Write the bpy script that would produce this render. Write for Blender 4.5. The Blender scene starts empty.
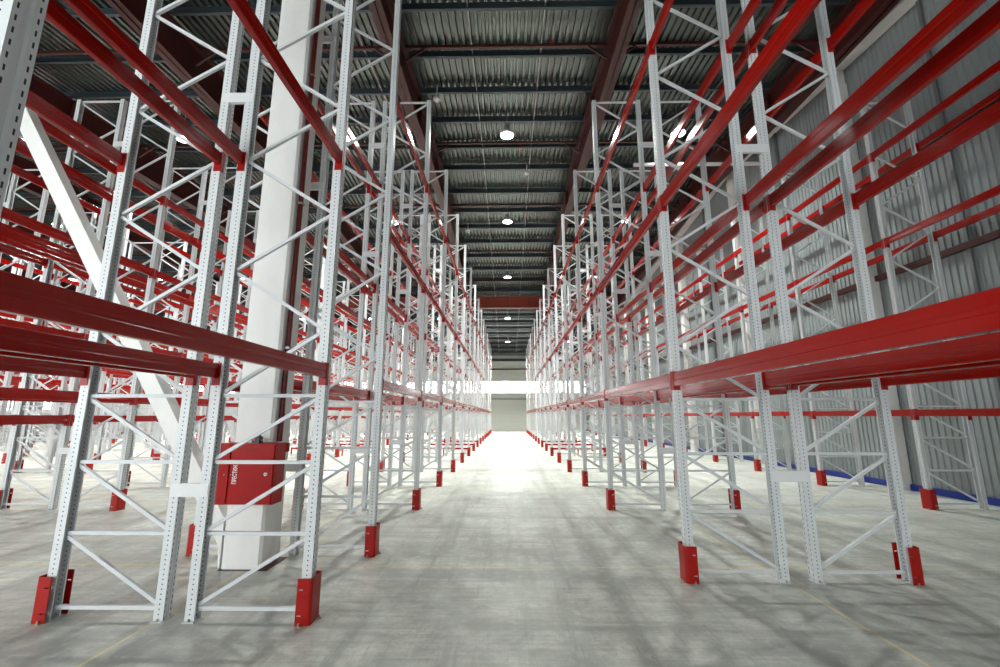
import bpy, math, random
from mathutils import Matrix, Vector
random.seed(7)
PI = math.pi
S = bpy.context.scene
COL = S.collection
H = 1.75                                   # camera height

# ------------------------------------------------------------------ camera
F = 441.0
cd = bpy.data.cameras.new('camera'); cam = bpy.data.objects.new('camera', cd); COL.objects.link(cam)
cd.sensor_width = 36; cd.lens = F * 36 / 1000; cd.clip_start = .05; cd.clip_end = 400
pitch = math.atan2(82.5, F); yaw = math.atan2(8, math.hypot(F, 82.5))
cam.location = (0, 0, H); cam.rotation_euler = (PI / 2 + pitch, 0, yaw)
S.camera = cam
CF = Vector((-math.sin(yaw) * math.cos(pitch), math.cos(yaw) * math.cos(pitch), math.sin(pitch)))
CR = Vector((math.cos(yaw), math.sin(yaw), 0)); CU = CR.cross(CF)
def proj(p):
    d = Vector(p) - Vector((0, 0, H)); z = d.dot(CF)
    if z < .05: return None
    return 500 + F * d.dot(CR) / z, 333.5 - F * d.dot(CU) / z, z

# ------------------------------------------------------------------ materials
def mat(name, col, rough=.5, metal=0, spec=.5, coat=0):
    m = bpy.data.materials.new(name); m.use_nodes = True
    b = m.node_tree.nodes['Principled BSDF']
    b.inputs['Base Color'].default_value = (*col, 1); b.inputs['Roughness'].default_value = rough
    b.inputs['Metallic'].default_value = metal; b.inputs['Specular IOR Level'].default_value = spec
    b.inputs['Coat Weight'].default_value = coat; b.inputs['Coat Roughness'].default_value = .08
    return m
class NT:
    def __init__(s, m): s.t = m.node_tree; s.b = s.t.nodes['Principled BSDF']
    def n(s, typ, **kw):
        x = s.t.nodes.new(typ)
        for k, v in kw.items(): setattr(x, k, v)
        return x
    def l(s, a, b): s.t.links.new(a, b)
    def math(s, op, a, b=None, c=None):
        x = s.n('ShaderNodeMath', operation=op)
        for i, v in enumerate((a, b, c)):
            if v is None: continue
            if isinstance(v, (int, float)): x.inputs[i].default_value = v
            else: s.l(v, x.inputs[i])
        return x.outputs[0]
    def noise(s, vec, scale, detail=3, rough=.55, sc=None, rot=None):
        if sc or rot:
            mp = s.n('ShaderNodeMapping'); s.l(vec, mp.inputs[0])
            if sc: mp.inputs['Scale'].default_value = sc
            if rot: mp.inputs['Rotation'].default_value = rot
            vec = mp.outputs[0]
        x = s.n('ShaderNodeTexNoise'); s.l(vec, x.inputs['Vector'])
        x.inputs['Scale'].default_value = scale; x.inputs['Detail'].default_value = detail; x.inputs['Roughness'].default_value = rough
        return x.outputs[0]
    def ramp(s, v, a, b, lo=0., hi=1.):
        x = s.n('ShaderNodeMapRange'); s.l(v, x.inputs[0])
        x.inputs[1].default_value = a; x.inputs[2].default_value = b; x.inputs[3].default_value = lo; x.inputs[4].default_value = hi
        return x.outputs[0]
    def mix(s, f, a, b):
        x = s.n('ShaderNodeMix', data_type='RGBA')
        if isinstance(f, (int, float)): x.inputs[0].default_value = f
        else: s.l(f, x.inputs[0])
        for i, v in ((6, a), (7, b)):
            if isinstance(v, tuple): x.inputs[i].default_value = (*v, 1)
            else: s.l(v, x.inputs[i])
        return x.outputs[2]

M = {}
M['white'] = mat('white_paint', (.63, .66, .68), .45)
M['spacer'] = mat('spacer_paint', (.74, .76, .77), .4)
M['red'] = mat('red_gloss_paint', (.50, .004, .002), .22, 0, .35, 0)
t = NT(M['red']); tc = t.n('ShaderNodeTexCoord')
nz = t.noise(tc.outputs['Object'], 3.0, 3, .6, sc=(1, .35, 3))
t.l(t.mix(t.ramp(nz, .35, .7), (.34, .004, .0012), (.27, .0035, .001)), t.b.inputs['Base Color'])
t.l(t.ramp(nz, .3, .7, .10, .20), t.b.inputs['Roughness'])
M['guard'] = mat('guard_red_paint', (.50, .004, .002), .38, 0, .3)
t = NT(M['guard']); tc = t.n('ShaderNodeTexCoord')
nz = t.noise(tc.outputs['Object'], 9, 4, .6)
t.l(t.mix(t.ramp(nz, .4, .75), (.35, .005, .002), (.28, .004, .002)), t.b.inputs['Base Color'])
M['galv'] = mat('galvanised_bolt', (.45, .38, .24), .45, .7)
# perforated upright: punched holes painted dark for the shade inside them
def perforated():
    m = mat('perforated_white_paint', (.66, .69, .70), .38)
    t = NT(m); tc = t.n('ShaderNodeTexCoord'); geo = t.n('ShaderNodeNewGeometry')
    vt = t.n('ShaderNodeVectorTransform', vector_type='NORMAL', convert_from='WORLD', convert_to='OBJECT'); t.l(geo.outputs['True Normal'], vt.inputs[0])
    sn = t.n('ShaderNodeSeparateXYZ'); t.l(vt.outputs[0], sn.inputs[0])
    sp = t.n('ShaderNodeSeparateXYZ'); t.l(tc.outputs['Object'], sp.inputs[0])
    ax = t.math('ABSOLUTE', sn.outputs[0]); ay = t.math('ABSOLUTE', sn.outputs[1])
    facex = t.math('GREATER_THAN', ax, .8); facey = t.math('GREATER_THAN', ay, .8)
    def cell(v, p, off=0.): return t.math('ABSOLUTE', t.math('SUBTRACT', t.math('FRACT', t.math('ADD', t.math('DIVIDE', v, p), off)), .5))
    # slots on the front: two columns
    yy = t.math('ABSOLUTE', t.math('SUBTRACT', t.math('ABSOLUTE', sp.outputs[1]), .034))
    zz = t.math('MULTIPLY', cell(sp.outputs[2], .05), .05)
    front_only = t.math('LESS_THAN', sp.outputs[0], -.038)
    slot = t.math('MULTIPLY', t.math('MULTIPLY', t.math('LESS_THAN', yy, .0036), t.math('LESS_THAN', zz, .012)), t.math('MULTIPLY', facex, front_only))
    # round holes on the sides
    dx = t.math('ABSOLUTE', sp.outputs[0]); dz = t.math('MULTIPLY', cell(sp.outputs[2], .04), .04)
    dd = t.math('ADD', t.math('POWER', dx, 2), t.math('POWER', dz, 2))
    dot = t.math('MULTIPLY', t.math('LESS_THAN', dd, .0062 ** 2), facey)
    hole_shade = t.math('MAXIMUM', slot, dot)
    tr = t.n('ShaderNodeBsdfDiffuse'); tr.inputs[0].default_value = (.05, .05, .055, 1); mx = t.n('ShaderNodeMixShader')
    t.l(hole_shade, mx.inputs[0]); t.l(t.b.outputs[0], mx.inputs[1]); t.l(tr.outputs[0], mx.inputs[2])
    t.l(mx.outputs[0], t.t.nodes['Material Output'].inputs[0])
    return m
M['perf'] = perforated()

M['floor'] = mat('polished_concrete', (.5, .5, .48), .4)
t = NT(M['floor']); tc = t.n('ShaderNodeTexCoord'); P = tc.outputs['Object']
big = t.noise(P, .35, 5, .6); med = t.noise(P, 1.6, 6, .65); fine = t.noise(P, 22, 5, .7)
st1 = t.noise(P, 1.0, 5, .62, sc=(.28, 2.2, 1), rot=(0, 0, .25)); st2 = t.noise(P, 1.0, 5, .62, sc=(2.6, .22, 1), rot=(0, 0, -.5))
st3 = t.noise(P, 5.0, 4, .7, sc=(.12, 3.2, 1))
mot = t.noise(P, 4.5, 6, .72); st4 = t.noise(P, 1.0, 6, .7, sc=(.5, 6.0, 1), rot=(0, 0, -.12)); st5 = t.noise(P, 1.3, 5, .65, sc=(3.4, .30, 1), rot=(0, 0, .45))
fleck = t.noise(P, 11, 5, .8); scr = t.noise(P, 1.0, 4, .75, sc=(1.2, 26.0, 1), rot=(0, 0, .08))
c = t.mix(t.ramp(big, .38, .62), (.62, .64, .585), (.74, .76, .69))
c = t.mix(t.ramp(med, .45, .60, 0, .55), c, (.46, .49, .45))
c = t.mix(t.ramp(st1, .50, .62, 0, .6), c, (.34, .37, .34))
c = t.mix(t.ramp(st2, .52, .62, 0, .55), c, (.33, .36, .33))
c = t.mix(t.ramp(st5, .53, .61, 0, .5), c, (.29, .32, .29))
c = t.mix(t.ramp(st4, .50, .62, 0, .5), c, (.36, .39, .35))
c = t.mix(t.ramp(st3, .5, .62, 0, .45), c, (.38, .41, .37))
c = t.mix(t.ramp(mot, .48, .60, 0, .6), c, (.40, .43, .38))
c = t.mix(t.ramp(scr, .54, .66, 0, .45), c, (.36, .38, .35))
c = t.mix(t.ramp(fleck, .53, .62, 0, .5), c, (.84, .85, .78))
c = t.mix(t.ramp(fine, .52, .62, 0, .5), c, (.34, .36, .32))
sp = t.n('ShaderNodeSeparateXYZ'); t.l(P, sp.inputs[0])
def joint(v, p0, per, w):
    f = t.math('SUBTRACT', t.math('FRACT', t.math('ADD', t.math('DIVIDE', t.math('SUBTRACT', v, p0), per), .5)), .5)
    return t.math('LESS_THAN', t.math('MULTIPLY', t.math('ABSOLUTE', f), per), w)
j = t.math('MAXIMUM', joint(sp.outputs[0], -3.06, 6.05, .016), joint(sp.outputs[1], 5.62, 6.0, .016))
c = t.mix(t.math('MULTIPLY', j, .9), c, (.66, .58, .34))
t.l(c, t.b.inputs['Base Color'])
t.l(t.ramp(med, .35, .65, .28, .52), t.b.inputs['Roughness'])
bp = t.n('ShaderNodeBump'); bp.inputs['Strength'].default_value = .05; t.l(fine, bp.inputs['Height']); t.l(bp.outputs[0], t.b.inputs['Normal'])

M['deck'] = mat('galvanised_deck', (.155, .175, .163), .27, .65)
M['purlin'] = mat('dark_galvanised_purlin', (.045, .060, .072), .42, .3)
M['girder'] = mat('oxide_red_steel', (.150, .018, .012), .5)
t = NT(M['girder']); tc = t.n('ShaderNodeTexCoord')
t.l(t.mix(t.ramp(t.noise(tc.outputs['Object'], 1.4, 4), .4, .7), (.050, .005, .003), (.034, .004, .003)), t.b.inputs['Base Color'])
M['wallrib'] = mat('ribbed_wall_sheet', (.36, .39, .38), .58, 0, .35)
t = NT(M['wallrib']); tc = t.n('ShaderNodeTexCoord')
t.l(t.mix(t.ramp(t.noise(tc.outputs['Object'], .8, 4, .6, sc=(1, .4, 1.5)), .35, .7), (.265, .30, .305), (.24, .27, .275)), t.b.inputs['Base Color'])
M['farwall'] = mat('pale_wall_panel', (.76, .78, .71), .6)
t = NT(M['farwall']); tc = t.n('ShaderNodeTexCoord'); sp = t.n('ShaderNodeSeparateXYZ'); t.l(tc.outputs['Object'], sp.inputs[0])
fr = t.math('FRACT', t.math('DIVIDE', sp.outputs[2], 1.0))
t.l(t.mix(t.math('LESS_THAN', fr, .02), (.76, .78, .71), (.58, .60, .55)), t.b.inputs['Base Color'])
M['concrete'] = mat('white_painted_concrete', (.76, .76, .73), .65)
t = NT(M['concrete']); tc = t.n('ShaderNodeTexCoord')
t.l(t.mix(t.ramp(t.noise(tc.outputs['Object'], 2.2, 5, .6, sc=(1, 1, .5)), .4, .75), (.84, .84, .82), (.74, .74, .71)), t.b.inputs['Base Color'])
M['blue'] = mat('blue_skirting', (.006, .03, .27), .45)
M['bluegrey'] = mat('blue_grey_trim', (.24, .28, .32), .5)
M['cab'] = mat('cabinet_red', (.35, .003, .002), .45, 0, .2, 0)
M['dark'] = mat('black_plastic', (.012, .012, .014), .45)
M['dkred'] = mat('dark_slot', (.10, .004, .003), .6)
M['text'] = mat('white_lettering', (.85, .85, .85), .5)
M['chrome'] = mat('chrome', (.7, .7, .68), .2, .9)
M['pipe'] = mat('riser_red', (.10, .006, .005), .45)
M['lamp'] = mat('lamp_housing', (.25, .26, .28), .4, .3)
M['shade'] = mat('lamp_shade_white', (.75, .76, .78), .35)
M['sprink'] = mat('sprinkler_red', (.55, .01, .01), .4)
M['rod'] = mat('steel_rod', (.30, .31, .30), .4, .5)
def emis(name, col, s):
    m = bpy.data.materials.new(name); m.use_nodes = True
    b = m.node_tree.nodes['Principled BSDF']; b.inputs['Emission Color'].default_value = (*col, 1); b.inputs['Emission Strength'].default_value = s
    b.inputs['Base Color'].default_value = (.8, .8, .8, 1)
    return m
M['lens'] = emis('lit_lamp_lens', (1, .98, .97), 30)
M['window'] = emis('bright_daylight_window', (1, .99, 1), 6.0)
M['window3'] = emis('rear_window_and_fill', (.95, .98, 1), 7.5)

# ------------------------------------------------------------------ mesh builder
class MB:
    def __init__(s): s.v = []; s.f = []; s.mi = []; s.cur = 0
    def _add(s, vs, fs):
        o = len(s.v); s.v += [tuple(v) for v in vs]; s.f += [tuple(o + i for i in f) for f in fs]; s.mi += [s.cur] * len(fs); return s
    def box(s, x0, x1, y0, y1, z0, z1):
        return s._add([(x0,y0,z0),(x1,y0,z0),(x1,y1,z0),(x0,y1,z0),(x0,y0,z1),(x1,y0,z1),(x1,y1,z1),(x0,y1,z1)],
            [(0,3,2,1),(4,5,6,7),(0,1,5,4),(1,2,6,5),(2,3,7,6),(3,0,4,7)])
    def prism(s, poly, a, b, axis='z'):            # poly of (u,v), counter-clockwise, extruded along axis
        n = len(poly)
        def P(u, v, w): return {'z': (u, v, w), 'y': (u, w, v), 'x': (w, u, v)}[axis]
        vs = [P(u, v, a) for u, v in poly] + [P(u, v, b) for u, v in poly]
        fl = axis == 'y'
        fs = [tuple(range(n))[::1 if fl else -1], tuple(range(n, 2 * n))[::-1 if fl else 1]]
        for i in range(n):
            q = (i, (i + 1) % n, n + (i + 1) % n, n + i); fs.append(q[::-1] if fl else q)
        return s._add(vs, fs)
    def bar(s, p, q, w, h, up=(0, 0, 1)):
        p = Vector(p); q = Vector(q); d = (q - p).normalized(); u = Vector(up)
        if abs(d.dot(u)) > .99: u = Vector((0, 1, 0))
        a = d.cross(u).normalized(); b = a.cross(d).normalized(); vs = []
        for o in (p, q):
            for i, k in ((-1, -1), (1, -1), (1, 1), (-1, 1)): vs.append(o + a * (w / 2 * i) + b * (h / 2 * k))
        return s._add(vs, [(0,3,2,1)[::-1],(4,5,6,7)[::-1],(0,1,5,4)[::-1],(1,2,6,5)[::-1],(2,3,7,6)[::-1],(3,0,4,7)[::-1]])
    def tube(s, pts, r, n=8):
        pts = [Vector(p) for p in pts]; rings = []
        for i, p in enumerate(pts):
            d = (pts[min(i + 1, len(pts) - 1)] - pts[max(i - 1, 0)]).normalized()
            u = Vector((0, 0, 1)) if abs(d.z) < .9 else Vector((1, 0, 0))
            a = d.cross(u).normalized(); b = a.cross(d)
            rings.append([p + a * math.cos(2 * PI * k / n) * r + b * math.sin(2 * PI * k / n) * r for k in range(n)])
        vs = [v for g in rings for v in g]; fs = []
        for i in range(len(pts) - 1):
            for k in range(n): fs.append((i * n + k, (i + 1) * n + k, (i + 1) * n + (k + 1) % n, i * n + (k + 1) % n)[::-1])
        fs += [tuple(range(n)), tuple((len(pts) - 1) * n + k for k in range(n))[::-1]]
        return s._add(vs, fs)
    def lathe(s, prof, n=20, c=(0, 0), caps=True):
        vs = []; fs = []
        for r, z in prof:
            for k in range(n): vs.append((c[0] + r * math.cos(2 * PI * k / n), c[1] + r * math.sin(2 * PI * k / n), z))
        for i in range(len(prof) - 1):
            for k in range(n): fs.append((i * n + k, i * n + (k + 1) % n, (i + 1) * n + (k + 1) % n, (i + 1) * n + k))
        if caps: fs.append(tuple(range(n))[::-1]); fs.append(tuple((len(prof) - 1) * n + k for k in range(n)))
        return s._add(vs, fs)
    def join(s, o, mtx=None):
        k = len(s.v); s.v += [tuple(mtx @ Vector(v)) if mtx else v for v in o.v]
        s.f += [tuple(k + i for i in f) for f in o.f]; s.mi += o.mi; return s
    def mesh(s, name, mats):
        me = bpy.data.meshes.new(name); me.from_pydata(s.v, [], s.f)
        for m in (mats if isinstance(mats, (list, tuple)) else [mats]): me.materials.append(m)
        if any(s.mi): me.polygons.foreach_set('material_index', s.mi)
        me.update(); return me
def ob(name, me, parent=None, loc=(0, 0, 0), rz=0):
    o = bpy.data.objects.new(name, me); COL.objects.link(o); o.location = loc; o.rotation_euler = (0, 0, rz)
    if parent: o.parent = parent
    return o
def tag(o, label, cat, group=None, kind=None):
    o['label'] = label; o['category'] = cat
    if group: o['group'] = group
    if kind: o['kind'] = kind
    return o
def struct(name, mb, m, label=None):
    o = ob(name, mb.mesh(name, m)); o['kind'] = 'structure'
    if label: o['label'] = label; o['category'] = name.split('_')[0]
    return o
ORD = ['nearest', 'second', 'third', 'fourth', 'fifth', 'sixth', 'seventh', 'eighth', 'ninth', 'tenth', 'eleventh', 'twelfth',
       'thirteenth', 'fourteenth', 'fifteenth', 'sixteenth', 'seventeenth', 'eighteenth', 'nineteenth', 'twentieth']

OC = ['nearest the camera'] + [o + ' from camera' for o in ORD[1:]]
# ------------------------------------------------------------------ roof shape
def roof(y): return H + (9.9 + .08 * y if y < 18 else 11.34 - .1 * (y - 18))
def y_at(c, off):                              # where a ray of slope 1/c meets the roof minus off
    y = 10
    for _ in range(60): y = c * (roof(y) - off - H)
    return y
XL, XR, YB, YF = -54.0, 9.75, -7.0, 56.0

# ------------------------------------------------------------------ the setting
struct('floor', MB().box(XL - .5, XR + .5, YB - .5, YF + .5, -.3, 0), M['floor'], 'pale polished concrete floor with dark streaks and yellow joint lines')
mb = MB()
def rib(lo, hi, pitch, amp):
    pts = []; u = lo
    while u < hi:
        pts += [(u, 0), (u + pitch * .42, 0), (u + pitch * .52, amp), (u + pitch * .90, amp)]; u += pitch
    return pts
pts = rib(XL - .3, XR + .3, .20, .085)
ys = [YB - .3, 18, YF + .3]; vs = []; n = len(pts)
for y in ys: vs += [(x, y, roof(y) + z) for x, z in pts]
fs = [(k * n + i, k * n + i + 1, (k + 1) * n + i + 1, (k + 1) * n + i)[::-1] for k in range(2) for i in range(n - 1)]
vs2 = [(x, y, z + .02) for x, y, z in vs]
mb._add(vs, fs); mb._add(vs2, [f[::-1] for f in fs]); mb.box(XL - .5, XR + .5, YB - .4, YF + .4, 13.4, 13.6)
struct('ceiling', mb, M['deck'], 'ribbed galvanised steel roof deck')
# right wall: ribbed sheet
mb = MB(); pts = rib(YB - .2, YF + .2, .155, .024); n = len(pts)
vs = [(XR - a, y, z) for z in (0, 13.3) for y, a in pts]
mb._add(vs, [(i, i + 1, n + i + 1, n + i) for i in range(n - 1)]); mb.box(XR + .01, XR + .2, YB, YF, 0, 13.3)
struct('wall_right', mb, M['wallrib'], 'grey vertically ribbed sheet wall behind the wall rack')
mb = MB()
Z0, Z1 = 4.62, 6.05
mb.box(XL, XR, YF, YF + .2, 0, Z0); mb.box(XL, XR, YF, YF + .2, Z1, 12)
struct('wall_far', mb, M['farwall'], 'pale panelled end wall at the far end of the aisle')
struct('wall_left', MB().box(XL - .2, XL, YB, YF, 0, 2.4).box(XL - .2, XL, YB, YF, 4.4, 13), M['farwall'])
struct('wall_back', MB().box(XL, -2, YB - .2, YB, 0, 1.2).box(XL, -2, YB - .2, YB, 5.6, 13).box(-2, 5, YB - .2, YB, 0, 13).box(5, XR, YB - .2, YB, 0, 1.6).box(5, XR, YB - .2, YB, 3.6, 13), M['farwall'])
struct('window_3', MB().box(XL, -2, YB - .12, YB - .10, 1.2, 5.6).box(5, XR, YB - .12, YB - .10, 1.6, 3.6), M['window3'], 'daylight window band in the wall behind the camera, right strip added as fill')  # unseen; inferred from bright upright faces, extent shaped and right strip added for light
w = struct('window_1', MB().box(XL, XR, YF + .08, YF + .10, Z0, Z1), M['window'], 'long blown-out ribbon window across the far wall')
fr = MB()
for k in range(int((XR - XL) / 6) + 1): fr.box(XL + 6 * k + 2.3, XL + 6 * k + 2.36, YF + .02, YF + .1, Z0, Z1)
ob('window_frame', fr.mesh('window_frame', M['farwall']), w)
struct('window_2', MB().box(XL - .12, XL - .10, YB, YF, 2.4, 4.4), M['window'], 'bright window strip in the distant left wall')
struct('baseboard_right', MB().box(XR - .10, XR - .03, YB, YF, 0, .14), M['blue'], 'blue skirting along the foot of the right wall')
struct('trim_1', MB().box(XL, XR, YF - .05, YF, 3.78, 3.92), M['bluegrey'], 'blue-grey rail across the far wall under the window')
struct('trim_2', MB().box(XL, XR, YF - .10, YF, 7.52, 7.66), M['girder'], 'thin red steel girt high on the far wall')
struct('trim_3', MB().box(XL, XR, YF - .25, YF, 8.6, 8.9), M['purlin'], 'dark steel eaves beam at the top of the far wall')
struct('trim_4', MB().box(XR - .15, XR - .035, YB, YF, 5.20, 5.34), M['girder'], 'dark red girt running low along the ribbed right wall')
struct('trim_5', MB().box(XR - .15, XR - .035, YB, YF, 7.84, 7.98), M['girder'], 'dark red girt running high along the ribbed right wall')
# sloping pale edge beam at the top of the right wall
mb = MB(); poly = []
for y0, y1 in ((YB, 18), (18, YF)):
    vs = []
    for y in (y0, y1):
        for x, dz in ((XR - .42, -1.0), (XR - .04, -1.0), (XR - .04, -.45), (XR - .42, -.45)): vs.append((x, y, roof(y) + dz))
    mb._add(vs, [(0, 1, 2, 3), (7, 6, 5, 4), (0, 4, 5, 1), (1, 5, 6, 2), (2, 6, 7, 3), (3, 7, 4, 0)])
struct('trim_6', mb, M['concrete'], 'pale concrete edge beam sloping along the top of the right wall')

# ------------------------------------------------------------------ roof steel
# longitudinal girders (I section)
def girder_bottom(y):
    P = ((YB, 10.95), (13.3, 11.2), (13.31, 11.32), (20, 11.6), (34.4, 10.35), (YF, 8.45))
    for (a, za), (b, zb) in zip(P, P[1:]):
        if y <= b: return za + (zb - za) * (y - a) / (b - a)
    return P[-1][1]
def girder(name, X, label, group=None):
    mb = MB(); yk = [YB, 13.3, 13.31, 18, 20, 34.4, YF]
    def strip(x0, x1, lo, hi):
        vs = []
        for y in yk:
            for x, f in ((x0, lo), (x1, lo), (x1, hi), (x0, hi)): vs.append((x, 0 + y, f(y)))
        fs = [(0, 1, 2, 3), tuple(4 * (len(yk) - 1) + i for i in (3, 2, 1, 0))]
        for k in range(len(yk) - 1):
            for i in range(4): fs.append((4 * k + i, 4 * k + 4 + i, 4 * k + 4 + (i + 1) % 4, 4 * k + (i + 1) % 4))
        mb._add(vs, fs)
    top = lambda y: roof(y) - .275
    strip(X - .16, X + .16, girder_bottom, lambda y: girder_bottom(y) + .025)
    strip(X - .16, X + .16, lambda y: top(y) - .025, top)
    strip(X - .012, X + .012, girder_bottom, top)
    o = ob(name, mb.mesh(name, M['girder']))
    for y in (2.6, 8.2, 13.3, 20, 27, 34.2, 41, 48): ob('stiffener', MB().box(X - .15, X + .15, y - .012, y + .012, girder_bottom(y), top(y)).mesh('stiffener', M['girder']), o)
    return tag(o, label, 'girder', group)
girder('roof_girder', -3.06, 'dark red steel roof girder above the rack left of the main aisle')
girder('roof_girder', 2.98, 'dark red steel roof girder above the rack right of the main aisle')
girder('roof_girder', 8.9, 'dark red steel roof girder close to the ribbed right wall')
girder('roof_girder', -9.06, 'dark red steel roof girder above the second rack row on the left')
for i, X in enumerate((-15.06, -21.06, -27.06, -33.06, -39.06)):
    girder('roof_girder', X, 'distant dark red roof girder above the far left racks, %s of five' % ORD[i].replace('nearest', 'first'), 'distant left roof girders')
# big cross girder far down the aisle
mb = MB(); a, b = 10.28, 11.2
mb.box(-45, XR - .45, 34.33, 34.67, a, a + .05); mb.box(-45, XR - .45, 34.33, 34.67, b - .05, b); mb.box(-45, XR - .45, 34.49, 34.51, a, b)
M['girder_lit'] = mat('lit_oxide_steel', (.26, .045, .025), .45)  # girder red made brighter, the light falling on it put into the colour
g = ob('cross_girder', mb.mesh('cross_girder', M['girder_lit']))
tag(g, 'deep oxide red cross girder spanning the aisle far down the roof', 'girder')
for X in (-1.7, 0, 1.7): ob('stiffener', MB().box(X - .012, X + .012, 34.35, 34.49, a, b).mesh('stiffener', M['girder']), g)

# purlins with sag rods
pc = [.937, 1.085, 1.226, 1.366, 1.516, 1.665, 1.86, 2.051, 2.241, 2.446, 2.684, 2.929, 3.182, 3.465]
py = [y_at(c, .25) for c in pc]
while py[-1] < 53: py.append(py[-1] + 2.0)
near = [py[0] - 1.55 * k for k in range(1, 9)]
allp = sorted(near + py)
for i, y in enumerate(allp):
    z = roof(y) - .27; mb = MB()
    mb.box(XL, XR - .05, y - .004, y + .004, z, z + .27); mb.box(XL, XR - .05, y - .09, y, z, z + .01); mb.box(XL, XR - .05, y, y + .08, z + .262, z + .27)
    mb.box(XL, XR - .05, y - .09, y - .083, z, z + .03)
    o = ob('roof_purlin', mb.mesh('roof_purlin', M['purlin']))
    k = i - len(near)
    if k >= 0: tag(o, 'dark steel roof purlin across the bays, %s' % (OC[k] if k < 20 else 'one of the last'), 'purlin', 'roof purlins')
    else: tag(o, 'dark steel roof purlin overhead, in front of the visible ceiling', 'purlin', 'roof purlins')
    if i + 1 < len(allp):
        y2 = allp[i + 1]
        for X in (-4.2, -1.02, 1.0, 4.1, 7.0):
            ob('sag_rod', MB().bar((X, y, z + .08), (X, y2, roof(y2) - .19), .028, .028).mesh('sag_rod', M['rod']), o)
# red struts between girders with knee braces
bays = [(-45.1, -39.2), (-38.9, -33.2), (-32.9, -27.2), (-26.9, -21.2), (-20.9, -15.2), (-14.9, -9.2), (-8.9, -3.2), (-2.9, 2.85), (3.1, 8.75)]
bn = {7: 'over the main aisle', 8: 'over the right aisle', 6: 'over the first left aisle', 5: 'over the second left aisle'}
for k, c in enumerate((1.052, 1.489, 1.984, 2.593, 3.2)):
    y = y_at(c, .45); z = roof(y) - .45
    for bi, (x0, x1) in enumerate(bays):
        o = ob('roof_strut', MB().box(x0, x1, y - .04, y + .04, z, z + .08).mesh('roof_strut', M['girder']))
        if bi in bn: tag(o, 'dark red roof strut between girders %s, %s' % (bn[bi], OC[k]), 'strut', 'red roof struts')
        else: tag(o, 'distant dark red roof strut between girders far to the left', 'strut', 'red roof struts far left')
        if bi >= 5:
            for x, s in ((x0, 1), (x1, -1)):
                ob('knee_brace', MB().bar((x, y, z - .42), (x + s * .55, y, z), .05, .05, (0, 1, 0)).mesh('knee_brace', M['girder']), o)

# ------------------------------------------------------------------ columns, brace
def slab_col(name, x0, x1, y0, y1, z1, label, cham=.03):
    p = [(x0 + cham, y0), (x1 - cham, y0), (x1, y0 + cham), (x1, y1 - cham), (x1 - cham, y1), (x0 + cham, y1), (x0, y1 - cham), (x0, y0 + cham)]
    o = ob(name, MB().prism(p, 0, z1).mesh(name, M['concrete']))
    return tag(o, label, 'column')
c0 = slab_col('concrete_column', -3.34, -2.87, 5.45, 5.91, 10.98, 'tall white concrete column beside the red fire cabinet, left of the aisle')
slab_col('concrete_column', -9.3, -8.83, 5.45, 5.91, 10.98, 'white concrete column in the second rack row, behind the diagonal brace')
for i, y in enumerate((5.1, 11.25, 17.25, 23.25, 29.25, 35.25, 41.25, 47.25)):
    o = slab_col('wall_column', XR - .33, XR - .02, y, y + .42, roof(y) - 1.45, 'white concrete column against the ribbed right wall, %s along it' % ORD[i])
    ob('column_head', MB().box(XR - .30, XR - .05, y + .04, y + .38, roof(y) - 1.45, roof(y) - .95).mesh('column_head', M['concrete']), o)
# wind posts on the right wall
for i, y in enumerate((8.9, 14.5, 20.5, 26.5)):
    mb = MB().box(XR - .09, XR - .04, y, y + .08, 0, roof(y) - 1.0)
    tag(ob('wall_post', mb.mesh('wall_post', mat('post_grey', (.16, .175, .18), .5, .3) if i == 0 else bpy.data.materials['post_grey'])),
        'dark grey steel post on the ribbed right wall, %s of four' % ('first', 'second', 'third', 'fourth')[i], 'post')
# diagonal concrete brace in the column line
mb = MB().prism([(-3.36, .012), (-3.36, .56), (-8.82, 9.15), (-8.82, 8.77), (-3.40, .26), (-3.375, .012)], 5.47, 5.63, 'y')
tag(ob('diagonal_brace', mb.mesh('diagonal_brace', M['concrete'])), 'white concrete diagonal brace leaning from the column foot up to the left', 'brace')
ob('base_plate', MB().box(-3.35, -2.78, 5.43, 5.92, 0, .008).mesh('base_plate', M['girder']), c0)
# red riser pipe on the column side, ending in the cabinet
mb = MB().tube([(-2.836, 5.575, 1.44), (-2.836, 5.575, 10.9)], .031, 10)
o = tag(ob('riser_pipe', mb.mesh('riser_pipe', M['pipe'])), 'dark red riser pipe on the side of the white column', 'pipe')
for z in (2.6, 4.6, 6.6, 8.6): ob('pipe_clamp', MB().box(-2.869, -2.80, 5.535, 5.615, z, z + .025).mesh('pipe_clamp', M['rod']), o)
# white pipe under the roof to the right
mb = MB().tube([(4.75, 15.2, 11.02), (XR - .2, 15.2, 11.02)], .07, 12)
tag(ob('roof_pipe', mb.mesh('roof_pipe', M['shade'])), 'white horizontal pipe under the roof running to the right wall', 'pipe')

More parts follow.
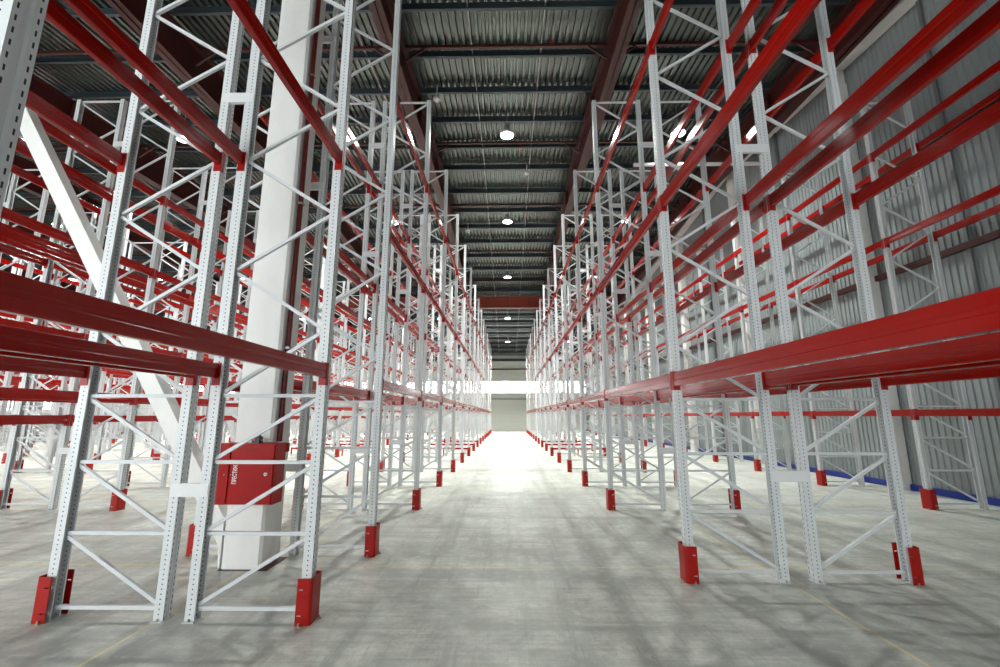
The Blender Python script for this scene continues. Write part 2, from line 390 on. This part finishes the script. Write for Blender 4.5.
# ------------------------------------------------------------------ fire cabinet
cab = ob('fire_cabinet', None, loc=(-3.03, 5.325, .76)); tag(cab, 'red metal fire hose cabinet mounted on the white concrete column', 'cabinet')
W2 = .35
mb = MB().box(-W2, W2, -.10, .115, 0, .675)
ob('body', mb.mesh('body', M['cab']), cab)
for x0, x1, nm in ((-W2 + .005, -.183, 'narrow'), (-.155, W2 - .02, 'wide')):
    d_ = MB().box(x0, x1, -.118, -.10, .012, .663)
    dr = ob('door', d_.mesh('door', M['cab']), cab)
    v = MB(); cx = (x0 + x1) / 2
    for z in (.055, .60):
        cnt = 2 if nm == 'narrow' else 4
        for k in range(cnt):
            xx = cx + (k - (cnt - 1) / 2) * .042 - (.02 if nm == 'wide' else 0)
            for q in range(3): v.box(xx - .015, xx + .015, -.1195, -.118, z + q * .009, z + q * .009 + .004)
    ob('vent', v.mesh('vent', M['dkred']), dr)
    b = MB().lathe([(.008, 0), (.008, .006), (.005, .009)], 12)
    e = ob('rivet', b.mesh('rivet', M['chrome']), dr, loc=(-.225 if nm == 'narrow' else -.145, -.118, .33)); e.rotation_euler = (PI / 2, 0, 0)
    if nm == 'wide':
        l = ob('lock', MB().lathe([(.021, 0), (.021, .006), (.017, .010)], 20).mesh('lock', M['shade']), dr, loc=(.255, -.118, .335)); l.rotation_euler = (PI / 2, 0, 0)
        ob('keyhole', MB().box(-.003, .003, -.0115, -.010, -.009, .009).mesh('keyhole', M['dark']), dr, loc=(.255, -.1185, .335))
tcu = bpy.data.curves.new('lettering', 'FONT'); tcu.body = 'ПРЕСТИЖ'; tcu.size = .068; tcu.extrude = .001; tcu.offset = .0012; tcu.space_character = .92
tcu.materials.append(M['text'])
to = bpy.data.objects.new('lettering_curve', tcu); COL.objects.link(to); bpy.context.view_layer.update()
tme = bpy.data.meshes.new_from_object(to.evaluated_get(bpy.context.evaluated_depsgraph_get())); bpy.data.objects.remove(to)
to = ob('lettering', tme, cab, (-.078, -.1195, .225)); to.rotation_euler = (PI / 2, -PI / 2, 0); to.scale = (.66, 1, 1)
o = ob('alarm_sounder', MB().box(-.045, .045, -.04, .04, 0, .075).box(-.03, .03, -.03, .03, .075, .09).mesh('alarm_sounder', M['dark']), loc=(-2.98, 5.33, 1.435))
tag(o, 'small black alarm unit with a red light on top of the fire cabinet', 'alarm')
ob('indicator', MB().box(-.02, .002, -.046, -.04, .03, .055).mesh('indicator', M['sprink']), o)
ob('cable', MB().tube([(.045, 0, .03), (.09, .02, .05), (.13, .06, .035), (.15, .10, .02)], .006, 6).mesh('cable', M['shade']), o)
o = ob('manual_call_point', MB().box(-.02, .02, -.03, .03, 0, .11).box(-.012, .012, -.036, -.03, .03, .08).mesh('manual_call_point', M['cab']), loc=(-2.845, 5.80, 1.30))
tag(o, 'small red call point box on the side of the white column', 'call point')

# ------------------------------------------------------------------ rack parts
D = .995                                          # frame depth centre to centre
HT = 8.78                                         # frame height
def omega():
    a, b, tt = .0425, .05, .0035
    outer = [(a, -b + .014), (a, -b), (-a, -b), (-a, -.017), (-a + .012, -.012), (-a + .012, .012), (-a, .017), (-a, b), (a, b), (a, b - .014)]
    inner = [(a - .001 - tt, b - .014), (a - tt, b - tt), (-a + tt, b - tt), (-a + tt, .017), (-a + .012 + tt, .010), (-a + .012 + tt, -.010), (-a + tt, -.017), (-a + tt, -b + tt), (a - tt, -b + tt), (a - tt, -b + .014)]
    return outer[::1] + inner
def upright_mb(): return MB().prism([(x, y) for x, y in omega()][::-1], 0, HT)
nodes_h = [.095, .71, 1.33, 1.94, HT - .03]
segs = []
for z in nodes_h: segs.append(((.04, z), (D - .04, z)))
for a, b in ((.68, .125), (1.30, .74), (1.91, 1.36)): segs.append(((.04, a), (D - .04, b)))
o_n = [2.57, 3.79, 5.01, 6.24, 7.46, HT - .06]; i_n = [1.95, 3.18, 4.40, 5.63, 6.85, 8.07]
for k in range(6):
    segs.append(((D - .04, i_n[k] + .015), (.04, o_n[k] - .015)))
    if k < 5: segs.append(((.04, o_n[k] + .015), (D - .04, i_n[k + 1] - .015)))
def brace_mb(s): (x0, z0), (x1, z1) = s; return MB().bar((x0, 0, z0), (x1, 0, z1), .03, .032, (0, 1, 0) if x0 == x1 else (0, 0, 1))
def plate_mb(x):
    m = MB().box(x - .05, x + .055, -.072, .072, 0, .006); m.cur = 1
    return m.lathe([(.010, .006), (.010, .018), (.005, .028)], 8, (x, .060)).lathe([(.010, .006), (.010, .018), (.005, .028)], 8, (x, -.060))
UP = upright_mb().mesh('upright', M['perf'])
FP = plate_mb(0).mesh('foot_plate', [M['white'], M['galv']])
BR = [brace_mb(s).mesh('brace', M['white']) for s in segs]
whole = MB(); whole.join(upright_mb()); whole.join(upright_mb(), Matrix.Translation((D, 0, 0)) @ Matrix.Rotation(PI, 4, 'Z'))
for s in segs: whole.join(brace_mb(s))
whole.box(-.06, .06, -.075, .075, 0, .008); whole.box(D - .06, D + .06, -.075, .075, 0, .008)
WH = whole.mesh('rack_upright', M['white'])
def frame(x, y, out, label, group, detail):      # out: -1 faces -x (outer upright), +1 faces +x
    rz = 0 if out < 0 else PI
    if not detail:
        return tag(ob('rack_upright', WH, loc=(x, y, 0), rz=rz), label, 'rack upright', group)
    e = ob('rack_upright', None, loc=(x, y, 0), rz=rz); tag(e, label, 'rack upright', group)
    for xx, r in ((0, 0), (D, PI)):
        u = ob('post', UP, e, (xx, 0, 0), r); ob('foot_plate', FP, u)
    for b in BR: ob('brace', b, e)
    return e

def beam_poly(h, w=.05):
    r = .010; P = []
    def corner(cx, cz, a0):
        for k in range(4): a = a0 + k * PI / 6; P.append((cx + r * math.cos(a), cz + r * math.sin(a)))
    x0, x1 = -.0455, -.0455 + w; g = .003
    corner(x1 - r, h - r, 0); corner(x0 + r, h - r, PI / 2)
    P.extend([(x0, h * .60), (x0 + g, h * .56), (x0 + g, h * .44), (x0, h * .40)])
    corner(x0 + r, r, PI); corner(x1 - r, r, 3 * PI / 2)
    P.extend([(x1, h * .40), (x1 - g, h * .44), (x1 - g, h * .56), (x1, h * .60)])
    return P
def beam_body(L, h): return MB().prism(beam_poly(h), -L / 2, L / 2, 'y')
def conn_mb(h):                                    # end at y=0, body towards -y
    z0 = h - .205; m = MB()
    m.box(-.0475, .024, -.003, .003, z0, h + .012)
    m.box(-.0500, -.0455, -.003, .046, z0, h + .012)
    return m
BM = {}
def beam_meshes(bay, h):
    k = (round(bay, 2), h)
    if k not in BM:
        L = bay - .108; b = beam_body(L, h); c = conn_mb(h); cme = c.mesh('end_connector', M['guard'])
        w = MB(); w.join(beam_body(L, h)); w.join(c, Matrix.Translation((0, L / 2, 0))); w.join(c, Matrix.Translation((0, -L / 2, 0)) @ Matrix.Diagonal((1, -1, 1, 1)))
        BM[k] = (b.mesh('rack_beam', M['red']), cme, w.mesh('rack_beam', M['red']), L, w)
    return BM[k]

# rack rows: name, outer x, outward side, inner spine pairing, frame ys, levels (bottom z, height)
grid = [8.93 + 2.87 * k for k in range(14)]
lowA = [(2.105, .135), (4.325, .135), (6.58, .135)]
rows = []
gA = [8.86 + 2.86 * k for k in range(14)]; gB = [4.9] + [8.70 + 2.73 * k for k in range(14)]
def row(key, where, xo, out, ys, levels, backlevels=None, gaps=(), h0=None): rows.append(dict(key=key, where=where, xo=xo, out=out, ys=ys, lv=levels, blv=backlevels or levels, gaps=gaps))
row('A1', 'aisle side of left rack', -1.765, 1, [1.32, 4.20, 6.05] + gA, lowA, gaps=(1,))
row('A2', 'back side of left rack', -4.03, -1, [1.32, 4.20, 6.05] + gA, lowA, gaps=(1,))
row('R1', 'aisle side of right rack', 1.97, -1, [1.33, 5.22] + grid, lowA)
row('R2', 'back side of right rack', 4.31, 1, [1.33, 5.22] + grid, lowA)
gw = [6.1 + 2.96 * k for k in range(14)]
row('W', 'rack against right wall', 8.09, -1, gw, [(1.745, .13), (5.33, .14), (7.32, .15)], [(1.745, .13), (5.46, .14), (7.55, .14)])
row('B1', 'near side of second left rack', -7.42, 1, gB, [(2.02, .14), (4.62, .14), (6.25, .14)])
row('B2', 'far side of second left rack', -9.66, -1, gB, [(1.62, .14), (3.25, .14), (4.85, .14), (6.45, .14)])
nm = ['third', 'fourth', 'fifth', 'sixth', 'seventh', 'eighth', 'ninth']
for i in range(6):
    x = -13.2 - 5.72 * i; gy = [g for g in gB if -x / g < 1.6]
    lv = [(1.55, .14), (3.25, .14), (4.75, .14), (6.35, .14)] if i % 2 == 0 else [(1.62, .14), (3.1, .14), (4.45, .14), (6.2, .14)]
    row('C%da' % i, 'near side of %s left rack' % nm[i], x, 1, gy, lv)
    row('C%db' % i, 'far side of %s left rack' % nm[i], x - 2.25, -1, gy, lv)

beams = []
guard_list = []; spacers = []
for r in rows:
    far = r['key'][0] == 'C'
    for i, y in enumerate(r['ys']):
        dt = y < 15.5 and not (r['key'][0] == 'C') or (r['key'][:2] == 'C0' and y < 12)
        frame(r['xo'], y, r['out'], 'white steel rack upright, %s on %s' % (OC[i], r['where']), 'rack uprights, ' + r['where'], dt)
        guard_list.append((r['xo'], y, r['out'], ORD[i], r['where']))
    for i in range(len(r['ys']) - 1):
        if i in r['gaps']: continue
        a, b = r['ys'][i], r['ys'][i + 1]
        for line in (0, 1):
            xx = r['xo'] if line == 0 else r['xo'] - r['out'] * D
            o = r['out'] if line == 0 else -r['out']
            for k, (z, h) in enumerate(r['lv'] if line == 0 else r['blv']):
                if b - a > 3.5: h = .165; z = z - .02
                p = proj((xx, a, z)); q = proj((xx, b, z))
                if p is None:
                    t_ = .02
                    while p is None and t_ < 1: p = proj((xx, a + (b - a) * t_, z)); t_ += .04
                size = 0
                if p and q:
                    cl = lambda v, m: min(max(v, 0), m)
                    vx = abs(cl(p[0], 1000) - cl(q[0], 1000)); inside = (0 < q[0] < 1000 and -50 < q[1] < 667) or vx > 5 and not (p[1] < 0 and q[1] < 0)
                    if inside: size = (math.hypot(vx, cl(p[1], 667) - cl(q[1], 667)) + 5) * h * F / q[2]
                beams.append((size, xx, a, b, z, h, o, i, k, line, r))
beams.sort(key=lambda t: -t[0])
LV = ['lowest', 'second', 'third', 'fourth']
rest = MB()
for n_, (size, xx, a, b, z, h, o, i, k, line, r) in enumerate(beams):
    bm, cm, wm, L, wmb = beam_meshes(b - a, h); rz = 0 if o < 0 else PI; loc = (xx, (a + b) / 2, z)
    if n_ < 300:
        lab = 'red beam, %s level, bay %s from camera, %s line, %s' % (LV[k], ('one', 'two', 'three', 'four', 'five', 'six', 'seven', 'eight', 'nine', 'ten', 'eleven', 'twelve', 'thirteen', 'fourteen', 'fifteen', 'sixteen')[i],
              'outer' if line == 0 else 'inner', r['where'])
        if n_ < 150:
            e = ob('rack_beam', bm, None, loc, rz)
            ob('end_connector', cm, e, (0, L / 2, 0)); c2 = ob('end_connector', cm, e, (0, -L / 2, 0)); c2.scale = (1, -1, 1)
        else: e = ob('rack_beam', wm, None, loc, rz)
        tag(e, lab, 'beam', 'red rack beams')
    else:
        rest.join(wmb, Matrix.Translation(loc) @ Matrix.Rotation(rz, 4, 'Z'))
o = ob('rack_beam_mass', rest.mesh('rack_beam_mass', M['red'])); tag(o, 'mass of small distant red rack beams filling the far racks', 'beams', None, 'stuff')

# upright guards
def guard_mb():
    m = MB(); w = .105; th = .007; Hh = .37; x1 = .052; xc = -.078; r = .028
    for s in (-1, 1):
        y0, y1 = sorted((s * w, s * (w - th)))
        for a, b in ((0, .07), (.0825, .275), (.2875, Hh)): m.box(xc + r, x1, y0, y1, a, b)
        for a, b in ((.07, .0825), (.275, .2875)):
            m.box(xc + r, x1 - .050, y0, y1, a, b); m.box(x1 - .012, x1, y0, y1, a, b)
    arc_o = []; arc_i = []
    for k in range(6): a = -PI / 2 - k * PI / 10; arc_o.append((xc + r + r * math.cos(a), -w + r + r * math.sin(a))); arc_i.append((xc + r + (r - th) * math.cos(a), -w + r + (r - th) * math.sin(a)))
    oo = arc_o + [(x, -y) for x, y in arc_o[::-1]]; ii = arc_i + [(x, -y) for x, y in arc_i[::-1]]
    m.prism((oo + ii[::-1])[::-1], 0, Hh)
    return m
GM = guard_mb().mesh('upright_guard', M['guard'])
AB = MB().box(-.02, .02, -.012, .012, 0, .006).lathe([(.009, .006), (.009, .022), (.005, .028)], 8).mesh('anchor_bolt', M['galv'])
for x, y, o, od, where in guard_list:
    p = proj((x, y, 0))
    g = ob('upright_guard', GM, None, (x, y, 0), 0 if o < 0 else PI)
    tag(g, 'red steel upright guard at the foot of %s upright, %s' % (od, where), 'guard', 'red upright guards')
    if y < 9.5:
        for yy in (-.12, .12): ob('anchor_bolt', AB, g, (.01, yy, 0))
        ob('anchor_bolt', AB, g, (-.095, -.05, 0))
# row spacers
SPM = {}
for a, b in (('A1', 'A2'), ('R1', 'R2'), ('B1', 'B2'), ('C0a', 'C0b')):
    ra = next(r for r in rows if r['key'] == a); rb = next(r for r in rows if r['key'] == b)
    xi = ra['xo'] - ra['out'] * D; xj = rb['xo'] - rb['out'] * D; x0, x1 = min(xi, xj) - .035, max(xi, xj) + .035
    for i, y in enumerate(ra['ys']):
        if y > 27 or (a[0] in 'BC' and y < 8): continue
        for k, z in enumerate((1.03, 5.06, 7.60)):
            m = MB().box(x0, x1, y - .056, y - .0505, z, z + .115).box(x0 + .085, x1 - .085, y - .0505, y - .02, z, z + .006).box(x0 + .085, x1 - .085, y - .0505, y - .02, z + .109, z + .115)
            for xx in (x0 + .018, x1 - .018):
                for zz in (z + .03, z + .085): m.box(xx - .006, xx + .006, y - .060, y - .056, zz - .006, zz + .006)
            e = ob('row_spacer', m.mesh('row_spacer', M['spacer']))
            tag(e, 'white %s row spacer at %s upright inside %s' % (('low', 'middle', 'top')[k], ORD[i], {'A1': 'left rack', 'R1': 'right rack', 'B1': 'second left rack', 'C0a': 'third left rack'}[a]), 'spacer', 'white row spacers')
# low red cross rails between guards far down
for key, x0, x1, where in (('A', -4.05, -1.70, 'left rack'), ('R', 1.9, 4.32, 'right rack'), ('B', -9.76, -7.4, 'second left rack')):
    for i, y in enumerate((grid[4], grid[5], grid[6])):
        m = MB().box(x0, x1, y - .15, y - .11, .28, .36)
        for xx in (x0 + .03, (x0 + x1) / 2, x1 - .03): m.box(xx - .025, xx + .025, y - .15, y - .11, 0, .28)
        tag(ob('floor_guard_rail', m.mesh('floor_guard_rail', M['guard'])), 'low red guard rail across the foot of the %s, %s of three' % (where, ('nearest', 'middle', 'farthest')[i]), 'rail', 'low red guard rails')

# ------------------------------------------------------------------ lamps
lampY = [14.3, 21.4, 28.5, 37.3, 45.0]
aisles = [(0.0, 'over the main aisle'), (6.12, 'over the right aisle'), (-5.85, 'over the first left aisle'), (-11.85, 'over the second left aisle'),
          (-17.85, 'over the third left aisle'), (-23.7, 'over the fourth left aisle'), (-29.8, 'over the fifth left aisle')]
HS = MB().lathe([(.07, .16), (.10, .20), (.10, .42), (.06, .46), (.012, .47), (.012, 1.10)], 16).mesh('housing', M['lamp'])
SH = MB().lathe([(.235, .0), (.245, 0.0), (.23, .07), (.16, .16), (.10, .20), (.09, .20), (.15, .155), (.22, .06), (.235, 0)], 24, (0, 0), False).mesh('lamp_shade', M['shade'])
LN = MB().lathe([(.222, .012), (.228, .03), (.20, .045)], 24).mesh('lens', M['lens'])
def lamp(x, y, label, lit, power, group):
    z = roof(y) - 1.12
    e = ob('high_bay_lamp', None, loc=(x, y, z)); tag(e, label, 'lamp', group)
    ob('housing', HS, e); ob('lamp_shade', SH, e)
    if lit:
        ob('lens', LN, e)
        ld = bpy.data.lights.new('lamp_light', 'AREA'); ld.shape = 'DISK'; ld.size = .42; ld.spread = 2.15; ld.energy = power; ld.color = (.97, 1, .95)
        lo = bpy.data.objects.new('lamp_light', ld); COL.objects.link(lo); lo.parent = e; lo.location = (0, 0, -.01)
    return e
PW = 440
for ax, an in aisles:
    for i, y in enumerate(lampY):
        if ax < -12 and y < 14: continue
        lamp(ax, y, 'lit bell-shaped high bay lamp %s, %s' % (an, ('nearest visible', 'second', 'third', 'fourth', 'fifth', 'overhead', 'behind the camera')[i]), True, PW * (1, 1, 1.05, 1.35, 1.6)[i], 'high bay lamps')
# small unlit round fittings
for x, y, lab in ((-2.28, 12.66, 'small unlit round ceiling fitting near the left girder'), (.87, 17.9, 'small unlit round ceiling fitting right of the aisle centre'), (-2.18, 22.9, 'small unlit round ceiling fitting further down on the left')):
    z = roof(y) - .85
    m = MB().lathe([(.02, .50), (.02, .16), (.07, .15), (.12, .08), (.12, .04), (.06, 0)], 16)
    tag(ob('ceiling_fitting', m.mesh('ceiling_fitting', M['shade']), loc=(x, y, z)), lab, 'ceiling fitting')
# small sprinkler heads (red)
for i, (x, y) in enumerate(((1.28, 10.9), (.55, 16.6), (.9, 22.4))):
    z = roof(y) - .33
    tag(ob('sprinkler_head', MB().lathe([(.03, 0), (.04, .03), (.04, .06), (.005, .07), (.005, .3)], 10).mesh('sprinkler_head', M['sprink']), loc=(x, y, z)),
        'tiny red sprinkler head under the roof, %s along the aisle' % ORD[i], 'sprinkler')
# white box high on the far wall
tag(ob('wall_box', MB().box(-.75, .05, YF - .2, YF, 6.15, 7.15).box(-.70, 0, YF - .22, YF - .2, 6.2, 7.1).mesh('wall_box', M['shade'])), 'white box mounted on the far wall above the ribbon window', 'box')

# ------------------------------------------------------------------ world and view
wd = bpy.data.worlds.new('world'); S.world = wd; wd.use_nodes = True
wd.node_tree.nodes['Background'].inputs[0].default_value = (.8, .85, .9, 1); wd.node_tree.nodes['Background'].inputs[1].default_value = .3
S.view_settings.view_transform = 'Standard'; S.view_settings.look = 'None'; S.view_settings.gamma = 1; S.view_settings.exposure = .16
S.view_settings.use_curve_mapping = False
S.cycles.sample_clamp_indirect = 4; S.cycles.sample_clamp_direct = 30
S.cycles.max_bounces = 6; S.cycles.diffuse_bounces = 4; S.cycles.glossy_bounces = 3; S.cycles.transparent_max_bounces = 12
S.cycles.caustics_reflective = False; S.cycles.caustics_refractive = False
